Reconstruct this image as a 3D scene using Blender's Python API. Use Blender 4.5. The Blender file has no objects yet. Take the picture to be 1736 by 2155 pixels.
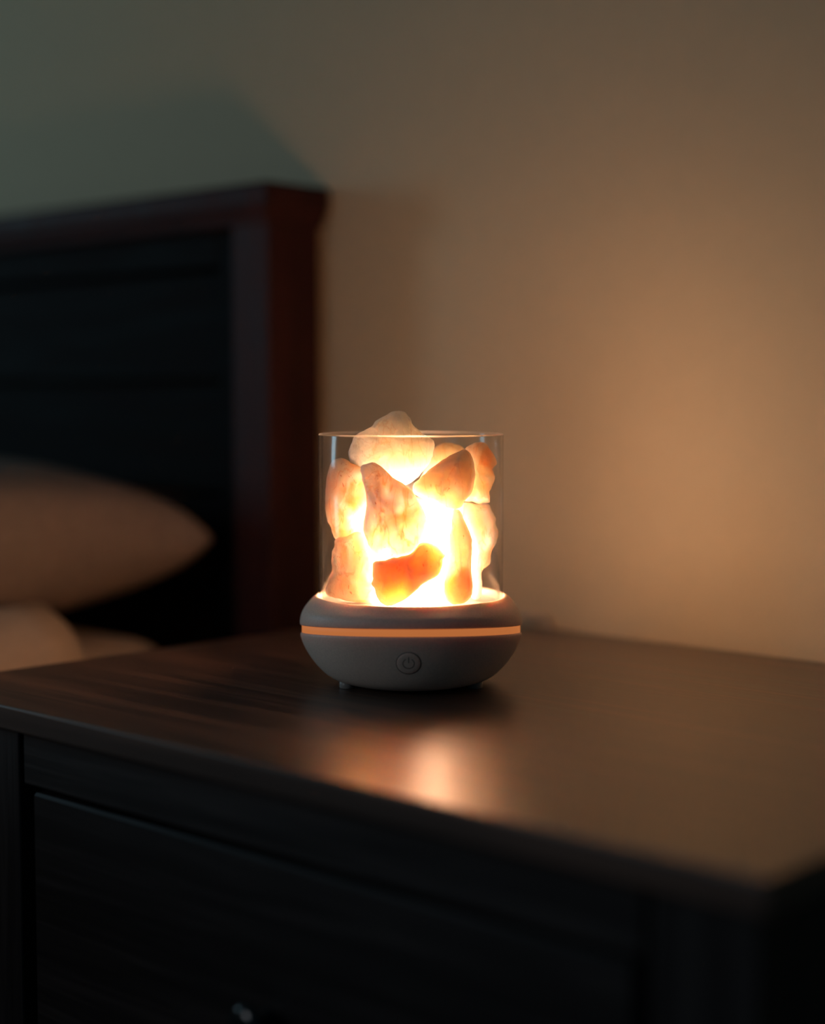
import bpy, bmesh, math, random
from mathutils import Vector, Matrix, noise
C = bpy.context.scene.collection
scn = bpy.context.scene
PI = math.pi

# ------------------------------------------------------------ camera, world, lights, exposure
YAW = math.radians(132.995)
PITCH = math.radians(-4.0943)
cam_d = bpy.data.cameras.new('camera'); cam = bpy.data.objects.new('camera', cam_d); C.objects.link(cam)
cam.location = (0.65551, -0.70183, 0.76957)
cam.rotation_euler = (PI/2 + PITCH, 0, YAW - PI/2)
cam_d.sensor_fit = 'VERTICAL'; cam_d.sensor_height = 36; cam_d.sensor_width = 36; cam_d.lens = 57.761
cam_d.clip_start = 0.02
cam_d.dof.use_dof = True; cam_d.dof.focus_distance = 0.935; cam_d.dof.aperture_fstop = 1.9
scn.camera = cam

W = bpy.data.worlds.new('room_gloom'); scn.world = W; W.use_nodes = True
bg = W.node_tree.nodes['Background']; bg.inputs[0].default_value = (0.30, 0.68, 1.0, 1); bg.inputs[1].default_value = 0.022

def area(name, loc, target, size, power, col):
    l = bpy.data.lights.new(name, 'AREA'); l.shape = 'RECTANGLE'; l.size, l.size_y = size; l.energy = power; l.color = col
    o = bpy.data.objects.new(name, l); C.objects.link(o); o.location = loc
    o.rotation_euler = (Vector(target) - Vector(loc)).to_track_quat('-Z', 'Y').to_euler()
    return o
area('window_daylight', (-2.2, -0.90, 1.12), (0, 0.1, 0.75), (0.32, 0.6), 4.3, (0.48, 0.82, 1.0))
area('room_fill', (-0.35, -1.35, 1.05), (0, 0, 0.66), (0.4, 0.4), 1.05, (0.90, 0.93, 1.0))

scn.view_settings.view_transform = 'Standard'; scn.view_settings.look = 'None'
scn.view_settings.gamma = 1; scn.view_settings.use_curve_mapping = False
scn.view_settings.exposure = 0.10
BULB = 58.0

# ------------------------------------------------------------ helpers
def tag(o, label=None, cat=None, group=None, kind=None):
    if label: o['label'] = label
    if cat: o['category'] = cat
    if group: o['group'] = group
    if kind: o['kind'] = kind
    return o
def thing(name, label, cat, loc=(0, 0, 0), rz=0, group=None):
    o = bpy.data.objects.new(name, None); C.objects.link(o); o.location = loc; o.rotation_euler = (0, 0, rz)
    o.empty_display_size = 0.05
    return tag(o, label, cat, group)
def obj(name, bm, mats, parent=None, smooth=False, bevel=0, seg=2, sub=0, autosmooth=None):
    me = bpy.data.meshes.new(name)
    bmesh.ops.recalc_face_normals(bm, faces=bm.faces)
    bm.to_mesh(me); bm.free()
    for m in (mats if isinstance(mats, (list, tuple)) else [mats]): me.materials.append(m)
    if smooth:
        for p in me.polygons: p.use_smooth = True
    o = bpy.data.objects.new(name, me); C.objects.link(o)
    if parent: o.parent = parent
    if bevel:
        b = o.modifiers.new('bevel', 'BEVEL'); b.width = bevel; b.segments = seg; b.limit_method = 'ANGLE'; b.angle_limit = math.radians(35)
    if sub:
        s = o.modifiers.new('sub', 'SUBSURF'); s.levels = sub; s.render_levels = sub
    return o
def box(bm, x0, x1, y0, y1, z0, z1):
    v = [bm.verts.new(p) for p in ((x0,y0,z0),(x1,y0,z0),(x1,y1,z0),(x0,y1,z0),(x0,y0,z1),(x1,y0,z1),(x1,y1,z1),(x0,y1,z1))]
    for f in ((0,3,2,1),(4,5,6,7),(0,1,5,4),(1,2,6,5),(2,3,7,6),(3,0,4,7)): bm.faces.new([v[i] for i in f])
def bx(*a):
    bm = bmesh.new(); box(bm, *a); return bm
def lathe(prof, n=96, closed=False, warp=None):
    """prof: list of (r, z); r==0 ends are capped with a pole"""
    bm = bmesh.new(); rings = []
    for r, z in prof:
        if r < 1e-6:
            p = Vector((0, 0, z)); rings.append([bm.verts.new(p)])
        else:
            ring = []
            for i in range(n):
                a = 2*PI*i/n; p = Vector((r*math.cos(a), r*math.sin(a), z))
                if warp: p = warp(p)
                ring.append(bm.verts.new(p))
            rings.append(ring)
    pairs = list(zip(rings, rings[1:])) + ([(rings[-1], rings[0])] if closed else [])
    for A, B in pairs:
        for i in range(n):
            j = (i+1) % n
            if len(A) == 1 and len(B) == 1: continue
            if len(A) == 1: bm.faces.new((A[0], B[i], B[j]))
            elif len(B) == 1: bm.faces.new((A[i], A[j], B[0]))
            else: bm.faces.new((A[i], A[j], B[j], B[i]))
    return bm
def sstep(a, b, x):
    t = min(max((x-a)/(b-a), 0), 1); return t*t*(3-2*t)
def catmull(pts, k, closed=False):
    n = len(pts); out = []
    rng = range(n if closed else n-1)
    for i in rng:
        g = (lambda j: Vector(pts[j % n])) if closed else (lambda j: Vector(pts[min(max(j, 0), n-1)]))
        p0, p1, p2, p3 = g(i-1), g(i), g(i+1), g(i+2)
        for s in range(k):
            t = s/k
            out.append(0.5*((2*p1) + (p2-p0)*t + (2*p0-5*p1+4*p2-p3)*t*t + (3*p1-p0-3*p2+p3)*t*t*t))
    if not closed: out.append(Vector(pts[-1]))
    return out
def tube(pts, r, n=12):
    bm = bmesh.new(); rings = []
    for i, p in enumerate(pts):
        a = pts[max(i-1, 0)]; b = pts[min(i+1, len(pts)-1)]
        t = (b-a).normalized(); u = t.cross(Vector((0, 0, 1)))
        if u.length < 1e-3: u = t.cross(Vector((1, 0, 0)))
        u.normalize(); v = t.cross(u)
        rings.append([bm.verts.new(p + r*(math.cos(2*PI*k/n)*u + math.sin(2*PI*k/n)*v)) for k in range(n)])
    for A, B in zip(rings, rings[1:]):
        for k in range(n): bm.faces.new((A[k], A[(k+1) % n], B[(k+1) % n], B[k]))
    bm.faces.new(rings[0][::-1]); bm.faces.new(rings[-1])
    return bm

# ------------------------------------------------------------ materials
def newmat(name):
    m = bpy.data.materials.new(name); m.use_nodes = True; nt = m.node_tree
    return m, nt, nt.nodes['Principled BSDF']
def N(nt, t, **kw):
    n = nt.nodes.new(t)
    for k, v in kw.items():
        if isinstance(k, str) and hasattr(n, k): setattr(n, k, v)
    return n
def ramp(nt, stops):
    n = nt.nodes.new('ShaderNodeValToRGB'); e = n.color_ramp.elements
    while len(e) < len(stops): e.new(0.5)
    for el, (p, c) in zip(e, stops): el.position = p; el.color = (*c, 1)
    return n
def plain(name, col, rough=0.5, spec=0.5, bump=0, bscale=200, var=0.07):
    m, nt, p = newmat(name)
    p.inputs['Base Color'].default_value = (*col, 1); p.inputs['Roughness'].default_value = rough
    p.inputs['Specular IOR Level'].default_value = spec
    tc = N(nt, 'ShaderNodeTexCoord'); no = N(nt, 'ShaderNodeTexNoise'); no.inputs['Scale'].default_value = bscale
    no.inputs['Detail'].default_value = 4
    nt.links.new(tc.outputs['Object'], no.inputs['Vector'])
    r = ramp(nt, [(0.3, tuple(c*(1-var) for c in col)), (0.7, tuple(min(1, c*(1+var)) for c in col))])
    nt.links.new(no.outputs['Fac'], r.inputs['Fac']); nt.links.new(r.outputs['Color'], p.inputs['Base Color'])
    if bump:
        b = N(nt, 'ShaderNodeBump'); b.inputs['Strength'].default_value = bump; b.inputs['Distance'].default_value = 0.001
        nt.links.new(no.outputs['Fac'], b.inputs['Height']); nt.links.new(b.outputs['Normal'], p.inputs['Normal'])
    return m
def wood(name, dark, mid, light, rough=0.35, stretch=(3, 90, 90), bump=0.25, spec=0.5):
    m, nt, p = newmat(name); L = nt.links.new
    tc = N(nt, 'ShaderNodeTexCoord'); mp = N(nt, 'ShaderNodeMapping'); mp.inputs['Scale'].default_value = stretch
    no = N(nt, 'ShaderNodeTexNoise'); no.inputs['Scale'].default_value = 1.0; no.inputs['Detail'].default_value = 6; no.inputs['Distortion'].default_value = 0.6
    L(tc.outputs['Object'], mp.inputs['Vector']); L(mp.outputs['Vector'], no.inputs['Vector'])
    mp2 = N(nt, 'ShaderNodeMapping'); mp2.inputs['Scale'].default_value = tuple(s*4 for s in stretch)
    no2 = N(nt, 'ShaderNodeTexNoise'); no2.inputs['Scale'].default_value = 1.0; no2.inputs['Detail'].default_value = 3
    L(tc.outputs['Object'], mp2.inputs['Vector']); L(mp2.outputs['Vector'], no2.inputs['Vector'])
    mx = N(nt, 'ShaderNodeMath', operation='ADD'); ml = N(nt, 'ShaderNodeMath', operation='MULTIPLY'); ml.inputs[1].default_value = 0.4
    L(no2.outputs['Fac'], ml.inputs[0]); L(no.outputs['Fac'], mx.inputs[0]); L(ml.outputs[0], mx.inputs[1])
    r = ramp(nt, [(0.5, dark), (0.7, mid), (0.88, light)])
    L(mx.outputs[0], r.inputs['Fac']); L(r.outputs['Color'], p.inputs['Base Color'])
    rr = N(nt, 'ShaderNodeMapRange'); rr.inputs['From Min'].default_value = 0.45; rr.inputs['From Max'].default_value = 0.95
    rr.inputs['To Min'].default_value = rough*0.9; rr.inputs['To Max'].default_value = rough*1.15
    L(mx.outputs[0], rr.inputs['Value']); L(rr.outputs['Result'], p.inputs['Roughness'])
    b = N(nt, 'ShaderNodeBump'); b.inputs['Strength'].default_value = bump; b.inputs['Distance'].default_value = 0.0006
    L(mx.outputs[0], b.inputs['Height']); L(b.outputs['Normal'], p.inputs['Normal'])
    p.inputs['Specular IOR Level'].default_value = spec
    return m
M_wall = plain('painted_plaster', (0.60, 0.515, 0.35), 0.9, 0.2, 0.12, 60, var=0.015)
M_floor = wood('floor_boards', (0.05, 0.03, 0.02), (0.08, 0.05, 0.03), (0.11, 0.07, 0.04), 0.5, (2, 30, 30))
M_top = wood('lamplit_stained_top', (0.034, 0.020, 0.015), (0.062, 0.034, 0.024), (0.17, 0.085, 0.052), 0.38, (2.2, 75, 75), 0.3, 1.0)  # same stain as the fronts; warm lamp light put into this browner colour
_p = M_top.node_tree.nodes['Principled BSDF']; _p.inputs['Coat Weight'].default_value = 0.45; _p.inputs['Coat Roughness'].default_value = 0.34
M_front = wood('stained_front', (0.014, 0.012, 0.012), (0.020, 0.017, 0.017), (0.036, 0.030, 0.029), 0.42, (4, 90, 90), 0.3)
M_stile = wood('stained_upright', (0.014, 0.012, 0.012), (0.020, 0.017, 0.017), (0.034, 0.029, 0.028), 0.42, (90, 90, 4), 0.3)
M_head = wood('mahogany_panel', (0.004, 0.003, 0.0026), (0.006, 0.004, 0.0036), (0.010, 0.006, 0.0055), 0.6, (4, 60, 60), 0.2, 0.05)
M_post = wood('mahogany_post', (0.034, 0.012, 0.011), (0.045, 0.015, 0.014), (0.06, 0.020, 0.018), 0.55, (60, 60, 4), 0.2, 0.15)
M_shell = plain('matte_grey_plastic', (0.84, 0.71, 0.60), 0.48, 0.4, 0.08, 900)
_p = M_shell.node_tree.nodes['Principled BSDF']; _p.inputs['Subsurface Weight'].default_value = 0.35
_p.inputs['Subsurface Radius'].default_value = (1.0, 0.62, 0.42); _p.inputs['Subsurface Scale'].default_value = 0.006
M_seam = plain('dark_seam', (0.10, 0.09, 0.08), 0.6, 0.3)
M_rubber = plain('clear_grey_rubber', (0.30, 0.29, 0.27), 0.4, 0.5)
M_linen = plain('cotton_linen', (0.33, 0.27, 0.23), 0.95, 0.1, 0.5, 120)
M_sheet = plain('cream_sheet', (0.62, 0.50, 0.38), 0.95, 0.1, 0.4, 120)
M_cord = plain('white_cord', (0.5, 0.46, 0.40), 0.5, 0.4)
M_knob = plain('satin_dark_metal', (0.012, 0.02, 0.022), 0.16, 0.8)

def emissive(name, col, strength):
    m, nt, p = newmat(name); p.inputs['Base Color'].default_value = (0.8, 0.7, 0.6, 1)
    p.inputs['Emission Color'].default_value = (*col, 1); p.inputs['Emission Strength'].default_value = strength
    p.inputs['Roughness'].default_value = 0.6
    return m
M_bulb = emissive('frosted_bulb_glow', (1.0, 0.56, 0.34), BULB)
M_ring = emissive('orange_light_ring', (1.0, 0.30, 0.08), 0.42)
M_ring.node_tree.nodes['Principled BSDF'].inputs['Base Color'].default_value = (0.30, 0.13, 0.06, 1)
M_dish = plain('frosted_white_dish', (0.16, 0.145, 0.13), 0.5, 0.3)
M_dish.node_tree.nodes['Principled BSDF'].inputs['Emission Color'].default_value = (1.0, 0.55, 0.26, 1)
M_dish.node_tree.nodes['Principled BSDF'].inputs['Emission Strength'].default_value = 0.15  # bulb light put into the dish as a faint glow of its own

def glass(name, lo, hi, rough=0.12, tint=(0.98, 0.97, 0.955)):
    m = bpy.data.materials.new(name); m.use_nodes = True; nt = m.node_tree; nt.nodes.clear(); L = nt.links.new
    out = N(nt, 'ShaderNodeOutputMaterial'); mix = N(nt, 'ShaderNodeMixShader')
    tr = N(nt, 'ShaderNodeBsdfTransparent'); tr.inputs[0].default_value = (*tint, 1)
    gl = N(nt, 'ShaderNodeBsdfGlossy'); gl.inputs['Roughness'].default_value = rough
    lw = N(nt, 'ShaderNodeLayerWeight'); lw.inputs['Blend'].default_value = 0.5
    pw = N(nt, 'ShaderNodeMath', operation='POWER'); pw.inputs[1].default_value = 3.5
    mr = N(nt, 'ShaderNodeMapRange'); mr.inputs['To Min'].default_value = lo; mr.inputs['To Max'].default_value = hi
    L(lw.outputs['Facing'], pw.inputs[0]); L(pw.outputs[0], mr.inputs['Value']); L(mr.outputs['Result'], mix.inputs[0])
    L(tr.outputs[0], mix.inputs[1]); L(gl.outputs[0], mix.inputs[2]); L(mix.outputs[0], out.inputs[0])
    return m
M_glass = glass('clear_glass', 0.016, 0.75)
M_rim, _nt, _p = newmat('glass_rim')
_p.inputs['Transmission Weight'].default_value = 1; _p.inputs['Roughness'].default_value = 0.3; _p.inputs['Base Color'].default_value = (1, 0.97, 0.93, 1)
_m = N(_nt, 'ShaderNodeMixShader'); _m.inputs[0].default_value = 0.3; _t = N(_nt, 'ShaderNodeBsdfTransparent')
_nt.links.new(_p.outputs[0], _m.inputs[1]); _nt.links.new(_t.outputs[0], _m.inputs[2]); _nt.links.new(_m.outputs[0], _nt.nodes['Material Output'].inputs['Surface'])

def crystal_mat(name, base, stain, amount, clear, seedoff, sc=0.020, spot=None):
    """rose quartz: subsurface body with cloudy bands and iron-stained veins, partly see-through"""
    m, nt, p = newmat(name); L = nt.links.new
    tc = N(nt, 'ShaderNodeTexCoord')
    mp = N(nt, 'ShaderNodeMapping'); mp.inputs['Location'].default_value = (seedoff, seedoff*0.7, seedoff*1.3)
    L(tc.outputs['Object'], mp.inputs['Vector'])
    n1 = N(nt, 'ShaderNodeTexNoise'); n1.inputs['Scale'].default_value = 38; n1.inputs['Detail'].default_value = 5; n1.inputs['Distortion'].default_value = 0.8
    L(mp.outputs['Vector'], n1.inputs['Vector'])
    r1 = ramp(nt, [(0.40, (0, 0, 0)), (0.68, (1, 1, 1))]); L(n1.outputs['Fac'], r1.inputs['Fac'])
    mulr = N(nt, 'ShaderNodeMath', operation='MULTIPLY'); mulr.inputs[1].default_value = amount; L(r1.outputs['Color'], mulr.inputs[0])
    mixc = N(nt, 'ShaderNodeMix', data_type='RGBA'); mixc.inputs['A'].default_value = (*base, 1); mixc.inputs['B'].default_value = (*stain, 1)
    L(mulr.outputs[0], mixc.inputs['Factor'])
    nv = N(nt, 'ShaderNodeTexNoise'); nv.inputs['Scale'].default_value = 30; nv.inputs['Detail'].default_value = 6; nv.inputs['Distortion'].default_value = 1.8
    mv = N(nt, 'ShaderNodeMapping'); mv.inputs['Scale'].default_value = (1.6, 1.6, 0.5); mv.inputs['Rotation'].default_value = (seedoff, 0.5, seedoff*0.4)
    L(tc.outputs['Object'], mv.inputs['Vector']); L(mv.outputs['Vector'], nv.inputs['Vector'])
    rv = ramp(nt, [(0.485, (0, 0, 0)), (0.5, (0.55, 0.55, 0.55)), (0.515, (0, 0, 0))]); L(nv.outputs['Fac'], rv.inputs['Fac'])
    mixv = N(nt, 'ShaderNodeMix', data_type='RGBA'); mixv.inputs['B'].default_value = (stain[0]*0.9, stain[1]*0.72, stain[2]*0.6, 1)
    L(rv.outputs['Color'], mixv.inputs['Factor']); L(mixc.outputs['Result'], mixv.inputs['A'])
    mixc = mixv
    if spot:      # one larger iron-stained patch: x, z, radius in mm and its colour
        sx_, sz_, sr_, scol = spot
        sp = N(nt, 'ShaderNodeSeparateXYZ'); nw = N(nt, 'ShaderNodeTexNoise'); nw.inputs['Scale'].default_value = 70; nw.inputs['Detail'].default_value = 4
        L(tc.outputs['Object'], nw.inputs['Vector'])
        vs = N(nt, 'ShaderNodeVectorMath', operation='MULTIPLY_ADD'); vs.inputs[1].default_value = (0.02, 0.02, 0.02)
        L(nw.outputs['Color'], vs.inputs[0]); L(tc.outputs['Object'], vs.inputs[2]); L(vs.outputs[0], sp.inputs[0])
        cb_ = N(nt, 'ShaderNodeCombineXYZ'); L(sp.outputs['X'], cb_.inputs['X']); L(sp.outputs['Z'], cb_.inputs['Z'])
        ds = N(nt, 'ShaderNodeVectorMath', operation='DISTANCE'); ds.inputs[1].default_value = (sx_*0.001+0.01, 0, sz_*0.001+0.01); L(cb_.outputs[0], ds.inputs[0])
        ms = N(nt, 'ShaderNodeMapRange', interpolation_type='SMOOTHSTEP'); ms.inputs['From Min'].default_value = sr_*0.0006; ms.inputs['From Max'].default_value = sr_*0.00115
        ms.inputs['To Min'].default_value = 0.9; ms.inputs['To Max'].default_value = 0; L(ds.outputs['Value'], ms.inputs['Value'])
        mixs = N(nt, 'ShaderNodeMix', data_type='RGBA'); mixs.inputs['B'].default_value = (*scol, 1)
        L(ms.outputs['Result'], mixs.inputs['Factor']); L(mixc.outputs['Result'], mixs.inputs['A']); mixc = mixs
    # small iron flecks
    mp2 = N(nt, 'ShaderNodeMapping'); mp2.inputs['Scale'].default_value = (1, 1, 0.45); mp2.inputs['Location'].default_value = (seedoff*2, 1, seedoff)
    mp2.inputs['Rotation'].default_value = (0.3, 0.6, 0.2)
    L(tc.outputs['Object'], mp2.inputs['Vector'])
    n2 = N(nt, 'ShaderNodeTexNoise'); n2.inputs['Scale'].default_value = 260; n2.inputs['Detail'].default_value = 2; n2.inputs['Distortion'].default_value = 1.5
    L(mp2.outputs['Vector'], n2.inputs['Vector'])
    r2 = ramp(nt, [(0.70, (0, 0, 0)), (0.76, (0.75, 0.75, 0.75))]); L(n2.outputs['Fac'], r2.inputs['Fac'])
    mixd = N(nt, 'ShaderNodeMix', data_type='RGBA'); mixd.inputs['B'].default_value = (0.42, 0.12, 0.03, 1)
    L(r2.outputs['Color'], mixd.inputs['Factor']); L(mixc.outputs['Result'], mixd.inputs['A'])
    L(mixd.outputs['Result'], p.inputs['Base Color'])
    p.inputs['Subsurface Weight'].default_value = 1.0
    p.inputs['Subsurface Radius'].default_value = (1.0, 0.82, 0.66); p.inputs['Subsurface Scale'].default_value = sc
    p.inputs['Roughness'].default_value = 0.42; p.inputs['IOR'].default_value = 1.45
    n3 = N(nt, 'ShaderNodeTexNoise'); n3.inputs['Scale'].default_value = 110; n3.inputs['Detail'].default_value = 5
    L(mp.outputs['Vector'], n3.inputs['Vector'])
    b = N(nt, 'ShaderNodeBump'); b.inputs['Strength'].default_value = 0.6; b.inputs['Distance'].default_value = 0.004
    L(n3.outputs['Fac'], b.inputs['Height']); L(b.outputs['Normal'], p.inputs['Normal'])
    tr = N(nt, 'ShaderNodeBsdfTransparent'); L(mixd.outputs['Result'], tr.inputs[0])
    mix = N(nt, 'ShaderNodeMixShader')
    rc = N(nt, 'ShaderNodeMapRange'); rc.inputs['To Min'].default_value = clear; rc.inputs['To Max'].default_value = clear*0.45
    L(r1.outputs['Color'], rc.inputs['Value']); L(rc.outputs['Result'], mix.inputs[0])
    L(p.outputs[0], mix.inputs[1]); L(tr.outputs[0], mix.inputs[2])
    L(mix.outputs[0], nt.nodes['Material Output'].inputs['Surface'])
    return m

# ------------------------------------------------------------ the room
WY = 0.243
tag(obj('wall_back', bx(-3.2, 1.8, WY, WY+0.12, 0, 2.5), M_wall), kind='structure')
tag(obj('floor', bx(-3.2, 1.8, -2.6, WY, -0.06, 0), M_floor), kind='structure')
tag(obj('baseboard_back', bx(-3.2, 1.8, WY-0.002, WY, 0, 0.09), M_wall), kind='structure')

# ------------------------------------------------------------ nightstand
TZ = 0.600
ns = thing('nightstand', 'dark-stained wooden nightstand with a drawer, carrying the glowing crystal lamp', 'nightstand', (0.075, 0.014, 0))
def npart(name, x0, x1, y0, y1, z0, z1, mat, bevel=0.001, parent=ns, seg=2):
    return obj(name, bx(x0-0.075, x1-0.075, y0-0.014, y1-0.014, z0, z1), mat, parent, bevel=bevel, seg=seg)
X0, X1, Y0, Y1 = -0.212, 0.362, -0.2045, 0.2315
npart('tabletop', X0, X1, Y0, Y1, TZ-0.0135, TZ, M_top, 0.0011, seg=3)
npart('side_panel', X0+0.008, X0+0.028, -0.172, 0.225, 0.02, TZ-0.0135, M_stile)
npart('side_panel', X1-0.028, X1-0.008, -0.172, 0.225, 0.02, TZ-0.0135, M_stile)
npart('back_panel', X0+0.028, X1-0.028, 0.213, 0.225, 0.06, TZ-0.0135, M_stile)
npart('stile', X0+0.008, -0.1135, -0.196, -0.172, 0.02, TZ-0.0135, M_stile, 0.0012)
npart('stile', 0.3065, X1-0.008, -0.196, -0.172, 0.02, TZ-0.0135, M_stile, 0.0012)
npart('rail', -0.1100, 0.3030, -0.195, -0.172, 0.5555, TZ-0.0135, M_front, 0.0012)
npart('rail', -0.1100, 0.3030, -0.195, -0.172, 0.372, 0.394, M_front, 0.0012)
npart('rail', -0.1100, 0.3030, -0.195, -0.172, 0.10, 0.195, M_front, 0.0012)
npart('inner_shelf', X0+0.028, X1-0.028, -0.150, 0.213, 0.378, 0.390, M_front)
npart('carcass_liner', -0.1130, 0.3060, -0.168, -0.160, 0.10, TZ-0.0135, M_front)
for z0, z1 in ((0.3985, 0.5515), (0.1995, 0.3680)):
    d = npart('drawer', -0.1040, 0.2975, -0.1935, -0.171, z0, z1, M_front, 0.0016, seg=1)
    zc = (z0+z1)/2
    kb = lathe([(0, 0.0), (0.0075, 0.0), (0.006, 0.004), (0.0052, 0.011), (0.0075, 0.015), (0.0125, 0.018), (0.0135, 0.0215), (0.0115, 0.0245), (0.006, 0.0262), (0, 0.0265)], 40)
    bmesh.ops.scale(kb, verts=kb.verts, vec=(0.8, 0.8, 0.75))
    bmesh.ops.rotate(kb, verts=kb.verts, cent=(0, 0, 0), matrix=Matrix.Rotation(PI/2, 3, 'X'))
    bmesh.ops.translate(kb, verts=kb.verts, vec=(0.014, -0.1925-0.014, zc))
    obj('knob', kb, M_knob, d, smooth=True)

# ------------------------------------------------------------ bed
HX = -0.322
bed = thing('bed', 'bed with a tall dark mahogany panelled headboard against the wall', 'bed', (-1.10, -0.8, 0))
def bpart(name, x0, x1, y0, y1, z0, z1, mat, bevel=0.002, parent=bed, seg=2):
    return obj(name, bx(x0+1.10, x1+1.10, y0+0.8, y1+0.8, z0, z1), mat, parent, bevel=bevel, seg=seg)
BX = -1.92
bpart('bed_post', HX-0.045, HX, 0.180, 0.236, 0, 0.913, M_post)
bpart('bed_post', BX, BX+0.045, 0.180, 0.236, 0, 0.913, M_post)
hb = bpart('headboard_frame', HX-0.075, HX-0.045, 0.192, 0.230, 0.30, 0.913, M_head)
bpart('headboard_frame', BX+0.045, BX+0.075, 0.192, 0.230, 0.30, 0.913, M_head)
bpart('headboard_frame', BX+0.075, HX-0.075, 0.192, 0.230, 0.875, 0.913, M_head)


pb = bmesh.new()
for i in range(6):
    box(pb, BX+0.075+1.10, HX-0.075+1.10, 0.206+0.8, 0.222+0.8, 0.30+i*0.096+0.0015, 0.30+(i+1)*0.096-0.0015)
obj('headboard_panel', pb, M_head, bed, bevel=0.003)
# crown cap with a flared profile
cb = bmesh.new()
prof = [(0.0, 0.905), (0.002, 0.912), (0.006, 0.918), (0.0075, 0.926), (0.0075, 0.934), (0.005, 0.937)]
rings = []
for f, z in prof:
    rings.append([cb.verts.new((x+1.10, y+0.8, z)) for x, y in ((BX-f, 0.178-f), (HX+f, 0.178-f), (HX+f, 0.240), (BX-f, 0.240))])
for A, B in zip(rings, rings[1:]):
    for i in range(4): cb.faces.new((A[i], A[(i+1) % 4], B[(i+1) % 4], B[i]))
cb.faces.new(rings[0][::-1]); cb.faces.new(rings[-1])
obj('headboard_cap', cb, M_post, bed, bevel=0.001)
bpart('side_rail', HX-0.045, HX-0.02, -1.75, 0.180, 0.28, 0.42, M_head)
bpart('side_rail', BX+0.02, BX+0.045, -1.75, 0.180, 0.28, 0.42, M_head)
bpart('slat_base', BX+0.045, HX-0.045, -1.75, 0.178, 0.33, 0.36, M_head)
bpart('bed_leg', HX-0.045, HX, -1.80, -1.75, 0, 0.42, M_post)
bpart('bed_leg', BX, BX+0.045, -1.80, -1.75, 0, 0.42, M_post)

def cushion(w, l, h, seed, nx=40, ny=40, p=2.4, tuft=0.0, round_=0.25, wr=0.004, edge=0.0):
    """soft box: puffed top and bottom meeting in a seam; corners pulled out a little"""
    bm = bmesh.new(); top = {}; bot = {}
    for i in range(nx+1):
        for j in range(ny+1):
            u = -1+2*i/nx; v = -1+2*j/ny
            # pinch the sides in so that the corners stand out like ears
            px = u*(w/2)*(1-round_*0.22*(1-v*v)*0 - 0.10*(1-abs(v)**3)*abs(u)**3)
            py = v*(l/2)*(1-0.10*(1-abs(u)**3)*abs(v)**3)
            e = (1-abs(u)**p)*(1-abs(v)**p)
            t = max(e, 0)**0.36
            n_ = noise.noise(Vector((px*7+seed, py*7, seed)))*wr + noise.noise(Vector((px*18+seed, py*18, 3)))*wr*0.4
            zt = t*h/2 + n_*t + edge
            zb = -t*h/2 + n_*t*0.5 - edge
            top[i, j] = bm.verts.new((px, py, zt))
            if (i in (0, nx) or j in (0, ny)) and edge == 0: bot[i, j] = top[i, j]
            else: bot[i, j] = bm.verts.new((px, py, zb))
    for i in range(nx):
        for j in range(ny):
            bm.faces.new((top[i, j], top[i+1, j], top[i+1, j+1], top[i, j+1]))
            bm.faces.new((bot[i, j], bot[i, j+1], bot[i+1, j+1], bot[i+1, j]))
    if edge:
        for i in range(nx):
            for j in (0, ny): bm.faces.new((top[i, j], top[i+1, j], bot[i+1, j], bot[i, j]))
        for j in range(ny):
            for i in (0, nx): bm.faces.new((top[i, j], top[i, j+1], bot[i, j+1], bot[i, j]))
    return bm
mat_ = obj('mattress', bx(-0.76, 0.76, -0.95, 0.95, 0, 0.228), M_sheet, None, smooth=True, bevel=0.035, seg=6)
mat_.location = (-1.125, -0.820, 0.347)
tag(mat_, 'cream-sheeted mattress on the bed, under the pillow', 'mattress')
pil = obj('pillow', cushion(0.69, 0.44, 0.145, 4.2, p=3.2), M_linen, None, smooth=True, sub=1)
pil.location = (-0.71, -0.050, 0.6500); pil.rotation_euler = (math.radians(0.5), 0, 0)
tag(pil, 'plump beige-brown pillow with a pointed corner, lying by the headboard', 'pillow')
# duvet edge falling over the side of the mattress
db = bmesh.new(); nx, ny = 70, 60; g = {}
for i in range(nx+1):
    s = i/nx
    for j in range(ny+1):
        L = s*0.92
        ye = -0.30 + 0.30*sstep(0.635, 0.69, L)
        y = -1.70 + (1.70+ye)*j/ny
        if L < 0.70: x, z = -1.02+L, 0.598
        elif L < 0.764:
            a = (L-0.70)/0.064*PI/2; x, z = -0.32-0.0 + 0.0407*math.sin(a), 0.598-0.0407*(1-math.cos(a))
        else: x, z = -0.2793+0.004*math.sin(y*50), 0.5573-(L-0.764)
        x -= 0.052
        puff = 0.010*noise.noise(Vector((x*9, y*9, 1)))+0.006*noise.noise(Vector((x*25, y*14, 5)))
        if L < 0.70: z += abs(puff)*1.2
        else: x += abs(puff)*0.5
        yy = y + 0.02*noise.noise(Vector((x*6, 0, 2)))
        g[i, j] = db.verts.new((x, yy, z))
for i in range(nx):
    for j in range(ny): db.faces.new((g[i, j], g[i+1, j], g[i+1, j+1], g[i, j+1]))
duv = obj('duvet', db, M_sheet, None, smooth=True)
sm = duv.modifiers.new('thick', 'SOLIDIFY'); sm.thickness = 0.012; sm.offset = 1
tag(duv, 'cream duvet hanging in folds over the mattress edge beside the nightstand', 'duvet')

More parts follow.
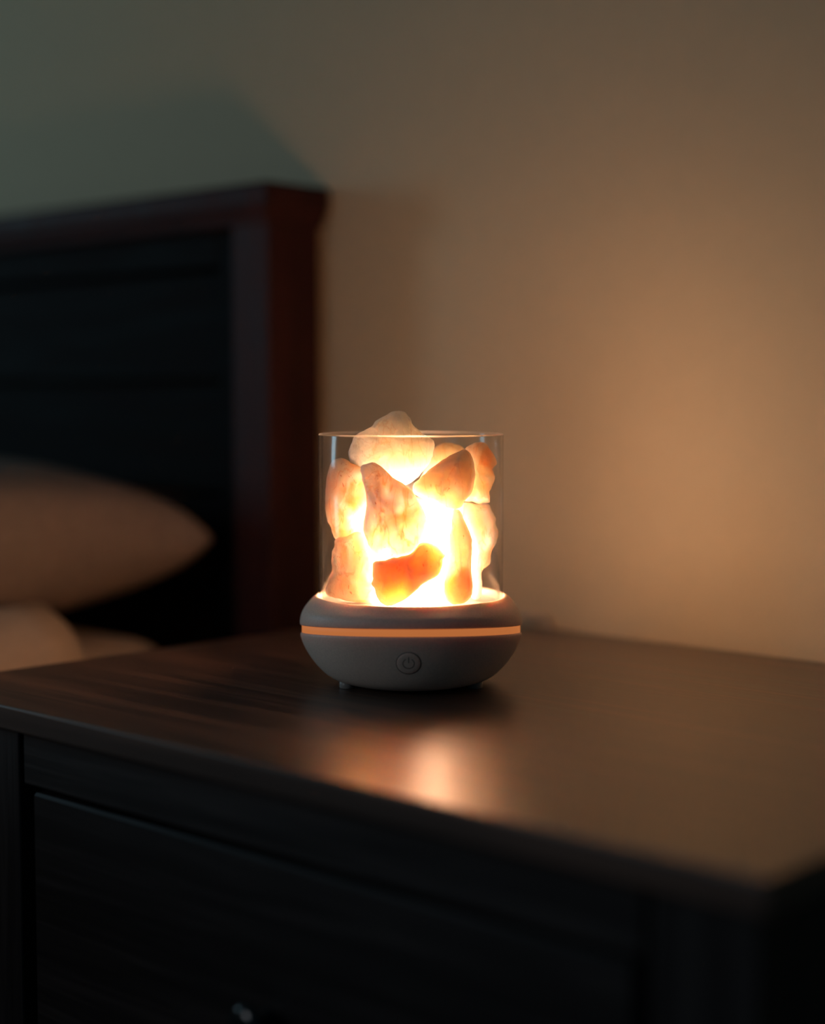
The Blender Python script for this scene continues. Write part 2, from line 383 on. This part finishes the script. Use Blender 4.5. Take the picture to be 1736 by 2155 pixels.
# ------------------------------------------------------------ crystal lamp
LR = YAW - PI/2
lamp = thing('crystal_lamp', 'round grey salt-crystal lamp with an open glass cylinder and glowing orange ring', 'lamp', (0, 0, TZ), LR)
mm = 0.001
KT = 0.100
def wt(z):       # how strongly the split line's tilt acts at this height (z in metres)
    return sstep(0.004, 0.029, z)*(1-sstep(0.036, 0.052, z))
def warp(p): return Vector((p.x, p.y, p.z - p.y*KT*wt(p.z)))      # local -Y faces the viewer: the seam rises there
def msm(pts, k=4): return [(v.x, v.y) for v in catmull([(a*mm, b*mm, 0) for a, b in pts], k)]
low = [(0, 1.3), (32, 1.3), (41, 2.4), (48.5, 5.4), (54.6, 10.6), (59.5, 16.6), (62.8, 22.2), (64.6, 26.8), (65.0, 28.8)]
lowp = msm(low) + [(0.0648, 0.0297), (0.0640, 0.0303), (0.0600, 0.0308), (0.0, 0.0308)]
obj('lower_shell', lathe(lowp, 128, warp=warp), M_shell, lamp, smooth=True)
upo = [(61.0, 34.5), (64.2, 34.3), (65.2, 35.1), (65.2, 37.6), (64.3, 41.6), (62.3, 45.4), (59.2, 49.2), (57.0, 51.2), (55.6, 52.0), (54.4, 51.5), (54.1, 49.6)]
uppr = msm(upo) + [(0.0541, 0.0440), (0.0610, 0.0400)]
obj('upper_shell', lathe(uppr, 128, closed=True, warp=warp), M_shell, lamp, smooth=True)
obj('light_ring', lathe([(0.0590, 0.0300), (0.0642, 0.0295), (0.0642, 0.0351), (0.0590, 0.0352)], 128, closed=True, warp=warp), M_ring, lamp, smooth=True)
obj('crystal_dish', lathe(msm([(0, 49.3), (30, 49.3), (46, 49.2), (50.5, 48.8), (52.2, 47.0)], 3) + [(0.0522, 0.0450), (0, 0.0450)], 96), M_dish, lamp, smooth=True)
gp = [(54.0, 45.5), (54.0, 145.9), (53.7, 146.5), (53.1, 146.8), (52.5, 146.5), (52.2, 145.9), (52.2, 45.5)]
gb = lathe([(a*mm, b*mm) for a, b in gp], 128, closed=True)
gb.faces.ensure_lookup_table()
for f in gb.faces:
    if f.calc_center_median().z > 0.1459: f.material_index = 1
obj('glass_cylinder', gb, [M_glass, M_rim], lamp, smooth=True)
bulb = obj('bulb', lathe(msm([(0, 49.3), (23.0, 49.3), (23.5, 51), (23.5, 55.5), (21.5, 56.5), (21.5, 62), (21.3, 84), (19.5, 92), (15, 98.5), (8, 102.5), (0, 103.5)], 4), 64), M_bulb, lamp, smooth=True)
bulb['label'] = 'glowing frosted white bulb'
for sx in (-1, 1):
    for sy in (-1, 1):
        fb = lathe([(0, 0), (0.0042, 0), (0.0045, 0.0006), (0.0045, 0.0050), (0, 0.0050)], 24)
        bmesh.ops.translate(fb, verts=fb.verts, vec=(sx*0.0370, sy*0.0185, 0))
        obj('foot', fb, M_rubber, lamp, smooth=True)
# power button, fitted to the curved shell
def rad(zp):
    for (r0, z0), (r1, z1) in zip(lowp, lowp[1:]):
        if z0 <= zp <= z1 and z1 > z0: return r0+(r1-r0)*(zp-z0)/(z1-z0)
    return 0.065
def surf(u, z, off=0):
    lo, hi = 0.004, 0.030
    for _ in range(40):
        mid = (lo+hi)/2; r = rad(mid); d = math.sqrt(max(r*r-u*u, 0))
        if mid + d*KT*wt(mid) < z: lo = mid
        else: hi = mid
    r = rad(lo); d = math.sqrt(max(r*r-u*u, 0))
    n_ = Vector((u, -d, -0.022)).normalized()
    return Vector((u, -d, z)) + n_*off
U0, Z0 = -0.0013, 0.0212
def ringpatch(rings, n=64, a0=0, a1=2*PI):
    """rings: (rho, offset)"""
    bm = bmesh.new(); full = abs(a1-a0-2*PI) < 1e-6; R = []
    for rho, off in rings:
        R.append([bm.verts.new(surf(U0+rho*math.cos(a0+(a1-a0)*i/n), Z0+rho*0.95*math.sin(a0+(a1-a0)*i/n), off)) for i in range(n if full else n+1)])
    for A, B in zip(R, R[1:]):
        for i in range(n):
            j = (i+1) % len(A); bm.faces.new((A[i], A[j], B[j], B[i]))
    return bm
m4 = 0.00001
btn = obj('power_button', ringpatch([(0.0066, -0.0006), (0.0066, 0.00016), (0.0063, 0.0003), (0.0045, 0.0003), (0.002, 0.0003), (0.00005, 0.0003)]), M_shell, lamp, smooth=True)
obj('button_seam', ringpatch([(0.00705, -0.0003), (0.00700, 0.00010), (0.00665, 0.00010), (0.0066, -0.0003)]), M_seam, btn, smooth=True)
sy = ringpatch([(0.00330, 0.0001), (0.00330, 0.00036), (0.00295, 0.00036), (0.00295, 0.0001)], 48, PI/2+0.55, PI/2+2*PI-0.55)
v = [sy.verts.new(surf(U0+a, Z0+b, 0.00038)) for a, b in ((-0.00018, 0.0004), (0.00018, 0.0004), (0.00018, 0.0038), (-0.00018, 0.0038))]
w = [sy.verts.new(surf(U0+a, Z0+b, 0.00010)) for a, b in ((-0.00018, 0.0004), (0.00018, 0.0004), (0.00018, 0.0038), (-0.00018, 0.0038))]
sy.faces.new(v)
for i in range(4): sy.faces.new((v[i], v[(i+1) % 4], w[(i+1) % 4], w[i]))
obj('power_symbol', sy, M_seam, btn)
# cord leaves the back of the base and drops behind the nightstand
inv = Matrix.Rotation(-LR, 3, 'Z')
cpts = [(-0.035, 0.045, 0.612), (-0.058, 0.085, 0.6035), (-0.085, 0.140, 0.6028), (-0.108, 0.185, 0.6028), (-0.106, 0.212, 0.6045), (-0.093, 0.228, 0.6085), (-0.083, 0.237, 0.600), (-0.080, 0.2375, 0.56), (-0.080, 0.2375, 0.30)]
cpts = [inv @ (Vector(p)-Vector((0, 0, TZ))) for p in cpts]
obj('power_cord', tube(catmull(cpts, 8), 0.0024), M_cord, lamp, smooth=True)

# ------------------------------------------------------------ crystals in the cylinder
def crystal(outline, d, t, seed, mat, label, shift=(0, 0), skew=0.0, back=1.0):
    """outline: mm in the upright plane facing out of the lamp; d: mm toward the viewer; t: half thickness in mm"""
    rnd = random.Random(seed)
    pts = [Vector((a+shift[0], 0, b+shift[1])) for a, b in outline]
    pts = catmull(pts, 3, closed=True); n = len(pts)
    cx = sum(p.x for p in pts)/n; cz = sum(p.z for p in pts)/n
    jit = [p + Vector((noise.noise(p*0.35+Vector((seed, 0, 0))), 0, noise.noise(p*0.35+Vector((0, seed, 9)))))*0.5 for p in pts]
    planes = []
    for k in range(7):
        a = rnd.uniform(0, 2*PI); m_ = rnd.uniform(0.25, 0.9)
        planes.append((math.cos(a)*m_, math.sin(a)*m_, rnd.uniform(0.62, 1.1)))
    S = [1.0, 0.985, 0.95, 0.89, 0.81, 0.71, 0.60, 0.48, 0.35, 0.21, 0.08]
    rr = max((p-Vector((cx, 0, cz))).length for p in pts)
    def hgt(x, z, s, side):
        b = (1-s**2.3)**0.5
        nx_, nz_ = (x-cx)/rr, (z-cz)/rr
        f = min([1.12*b] + [max(c - (ax*nx_+az*nz_)*side, 0.0)*min(1, 2.2*b) for ax, az, c in planes])
        f = max(f, 0.0)
        q = Vector((x*0.075, z*0.075, seed*3+side*5))
        f *= 1 + 0.22*noise.noise(q)
        rid = 1-abs(noise.noise(Vector((x*0.11, z*0.06, seed+7*side))))*2
        f += 0.20*rid*min(1, b*1.5)*max(b, 0) + 0.09*noise.noise(Vector((x*0.3, z*0.3, seed)))*b
        return f*t
    bm = bmesh.new(); rings = {1: [], -1: []}
    for side in (1, -1):
        for si, s in enumerate(S):
            if si == 0 and side == -1: rings[-1].append(rings[1][0]); continue
            ring = []
            for p in jit:
                x = cx+(p.x-cx)*s; z = cz+(p.z-cz)*s
                h = hgt(x, z, s, side)*(1 if side == 1 else back)
                ring.append(bm.verts.new((x*mm, -(d + side*h + skew*(z-cz))*mm, z*mm)))
            rings[side].append(ring)
        R = rings[side]
        for A, B in zip(R, R[1:]):
            for i in range(n):
                j = (i+1) % n
                bm.faces.new((A[i], A[j], B[j], B[i]) if side == 1 else (A[j], A[i], B[i], B[j]))
        bm.faces.new(R[-1] if side == 1 else R[-1][::-1])
    zmin = min(v.co.z for v in bm.verts)
    off = Vector((cx*mm, -d*mm, zmin))
    bmesh.ops.translate(bm, verts=bm.verts, vec=-off)
    o = obj('crystal', bm, mat, None, smooth=True)
    o.location = Vector((0, 0, TZ)) + Matrix.Rotation(LR, 3, 'Z') @ off
    o.rotation_euler = (0, 0, LR)
    tag(o, label, 'crystal', 'rose quartz crystals heaped in the glass cylinder')
    return o
PEACH = (0.90, 0.82, 0.74); PALE = (0.74, 0.73, 0.72); ORANGE = (0.86, 0.60, 0.38); AMBER = (0.88, 0.74, 0.56)
mA = crystal_mat('peach_quartz', (0.975, 0.79, 0.57), (0.95, 0.66, 0.42), 0.9, 0.04, 1.7, 0.10)
mB = crystal_mat('peach_quartz_stained', (0.84, 0.73, 0.62), (0.80, 0.50, 0.28), 0.95, 0.04, 3.1, 0.028, (8, 28, 11, (0.74, 0.42, 0.20)))
mJ = crystal_mat('orange_tipped_quartz', (0.89, 0.75, 0.60), (0.84, 0.52, 0.28), 1.0, 0.04, 4.4, 0.035, (9, 27, 10, (0.80, 0.42, 0.18)))
mC = crystal_mat('clear_pale_quartz', (0.76, 0.74, 0.75), (0.70, 0.57, 0.44), 0.8, 0.06, 5.6, 0.020)
mD = crystal_mat('amber_quartz', (0.75, 0.67, 0.53), (0.70, 0.54, 0.36), 0.9, 0.03, 7.9, 0.020)
mE = crystal_mat('orange_quartz', (0.74, 0.62, 0.44), (0.70, 0.50, 0.30), 0.8, 0.01, 9.7, 0.018, (-7, 14, 20, (0.66, 0.49, 0.31)))
mF = crystal_mat('peach_quartz_veined', (0.86, 0.77, 0.66), (0.80, 0.57, 0.37), 0.9, 0.03, 12.2, 0.028)
mG = crystal_mat('peach_quartz_cloudy', (0.90, 0.78, 0.65), (0.86, 0.65, 0.43), 0.7, 0.06, 13.7, 0.04)
mH = crystal_mat('milky_quartz', (0.75, 0.71, 0.67), (0.72, 0.60, 0.48), 0.7, 0.03, 15.6, 0.020, (0, 8, 15, (0.66, 0.49, 0.32)))
mI = crystal_mat('bright_milky_quartz', (0.82, 0.79, 0.76), (0.79, 0.64, 0.50), 0.8, 0.04, 16.9)
mK = crystal_mat('added_back_quartz', (0.9, 0.85, 0.78), (0.9, 0.78, 0.62), 0.5, 0.78, 18.8)  # for the two added crystals, clear enough to pass bulb light to the wall
crystal([(-36.0,136.8),(-34.1,141.9),(-32.4,145.6),(-27.4,148.7),(-22.3,151.4),(-20.3,154.4),(-14.8,157.5),(-11.1,159.5),(-6.5,160.2),(-3.1,159.2),(-0.6,156.0),(1.4,151.9),(4.4,148.9),(8.5,146.0),(13.1,142.7),(12.9,136.0),(11.1,131.0),(7.7,126.0),(2.7,120.9),(-2.3,117.6),(-9.0,116.8),(-17.4,120.1),(-25.7,123.5),(-31.6,126.8),(-34.8,130.2)],
        14, 14, 1, mA, 'large peach crystal on top of the heap, its peak above the glass rim')
crystal([(-43.1,132.6),(-39.0,132.8),(-35.2,130.7),(-29.8,128.6),(-24.8,125.3),(-23.2,116.9),(-24.0,106.9),(-25.7,100.2),(-29.5,93.5),(-32.4,86.8),(-39.1,84.7),(-43.7,85.9),(-45.4,89.3),(-46.6,92.7),(-48.7,97.7),(-49.7,103.5),(-49.7,111.9),(-49.0,120.3),(-47.5,126.9),(-45.6,131.1)],
        11, 13, 2, mB, 'tall rounded peach crystal with an orange stain, upper left against the glass')
crystal([(-28.3,128.7),(-25.1,130.7),(-20.2,131.2),(-15.3,127.9),(-10.4,123.0),(-3.1,118.9),(1.0,114.8),(4.3,109.9),(6.7,105.0),(9.6,97.6),(9.2,91.9),(7.6,87.0),(4.3,83.3),(-1.4,79.6),(-8.8,78.0),(-13.7,76.7),(-18.6,77.1),(-21.9,81.2),(-25.1,87.0),(-26.8,93.6),(-26.3,100.1),(-25.1,106.7),(-25.5,114.0),(-27.5,121.4)],
        36, 9.5, 3, mC, 'large bright translucent crystal in the middle, in front of the bulb')
crystal([(-43.5,86.4),(-37.2,88.1),(-30.6,90.6),(-25.6,88.1),(-23.1,83.1),(-20.6,77.2),(-19.0,72.2),(-19.4,61.3),(-19.0,55.4),(-20.7,50.4),(-30.7,49.6),(-39.0,50.8),(-45.7,52.5),(-49.4,54.6),(-49.0,58.8),(-47.3,64.2),(-45.6,68.8),(-46.0,73.9),(-45.6,78.9),(-44.3,83.1)],
        15, 12, 4, mD, 'yellowish crystal standing at the lower left of the heap', back=0.7)
crystal([(-21.4,74.3),(-19.8,75.9),(-15.3,76.1),(-12.0,77.5),(-5.5,78.8),(-0.6,80.0),(2.6,82.9),(5.1,85.7),(7.5,86.9),(10.8,86.9),(13.2,85.7),(16.5,83.3),(19.5,79.8),(18.5,77.5),(17.7,73.4),(15.7,68.1),(12.4,65.7),(8.4,63.6),(5.1,61.1),(1.8,57.9),(-3.1,54.2),(-8.8,51.3),(-13.7,50.3),(-17.3,52.5),(-19.4,55.4),(-20.4,59.9),(-22.5,63.0),(-21.6,66.1),(-21.4,70.2)],
        39, 9, 5, mE, 'deep orange crystal leaning at the bottom front, darkest of the heap')
crystal([(1.0,116.9),(2.3,119.8),(5.9,123.1),(9.2,126.0),(14.1,130.1),(19.9,133.8),(25.6,136.6),(30.8,138.7),(34.6,134.2),(36.3,124.3),(34.7,114.5),(30.2,108.7),(28.1,105.6),(24.0,104.2),(19.1,105.0),(15.0,107.1),(10.9,109.5),(5.9,111.2),(2.3,113.2)],
        31, 10.5, 6, mF, 'wedge-shaped peach crystal with a slanting edge, pointing left above the bright gap')
crystal([(31.2,138.2),(34.3,140.5),(38.0,141.8),(41.8,141.6),(44.3,139.9),(46.4,136.6),(49.1,132.8),(49.5,129.5),(47.3,126.2),(48.5,122.0),(47.7,117.8),(45.6,113.6),(45.6,109.5),(45.4,106.8),(41.9,107.0),(39.4,106.3),(36.0,107.4),(31.9,107.8),(27.7,108.6),(25.2,117.0),(25.2,127.0),(27.7,133.7)],
        9, 11, 7, mJ, 'knobbly orange-tipped crystal at the upper right against the glass')
crystal([(13.0,137.2),(16.5,139.8),(22.5,141.3),(27.6,139.8),(31.9,137.2),(36.2,132.5),(33.7,126.5),(26.8,120.5),(18.2,115.3),(9.6,116.2),(5.3,118.8),(7.9,125.6),(10.5,132.5)],
        -14, 12, 8, mG, 'round-topped pale peach crystal at the back between the topmost and orange-tipped ones')
crystal([(22.8,101.4),(24.4,104.7),(28.1,103.1),(30.6,97.3),(33.4,91.6),(34.7,85.0),(34.3,76.7),(34.3,68.5),(35.2,61.0),(33.9,54.4),(30.2,51.3),(24.5,50.4),(20.4,52.6),(18.1,56.9),(17.9,62.7),(19.1,69.3),(20.3,75.9),(20.7,83.3),(21.1,90.7),(22.4,95.7)],
        32, 8.0, 9, mH, 'narrow upright crystal with a rounded foot, standing at the lower right front')
crystal([(24.7,101.9),(28.1,105.3),(33.1,106.8),(39.0,105.7),(44.9,106.0),(47.1,101.5),(49.4,97.7),(49.4,94.3),(50.9,89.2),(49.7,83.3),(47.1,78.6),(46.3,73.9),(46.1,70.5),(42.5,68.0),(40.8,63.7),(41.3,57.7),(40.9,51.8),(37.5,49.6),(34.1,53.5),(31.5,65.4),(29.8,78.2),(27.2,90.9)],
        5, 10, 10, mI, 'bright milky crystal with a wavy right side, at the right behind the narrow upright one')
crystal([(-4,53),(8,49.8),(22,49.8),(31,54),(33,66),(31,80),(33,94),(28,106),(20,113),(9,112),(0,104),(-3,92),(-1,78),(-6,66)],
        -33, 8, 11, mK, 'tall pale crystal added behind the bulb at the right to shape the glow on the wall')  # added crystal, shades the wall straight behind and fills the bright gap
crystal([(-36,56),(-28,49.8),(-12,49.8),(-6,58),(-8,70),(-5,86),(-9,100),(-17,110),(-27,108),(-35,98),(-33,84),(-38,70)],
        -30, 9, 12, mK, 'tall peach crystal added behind the bulb at the left to shape the glow on the wall')  # added hidden crystal, holds back bulb light from the left of the wall
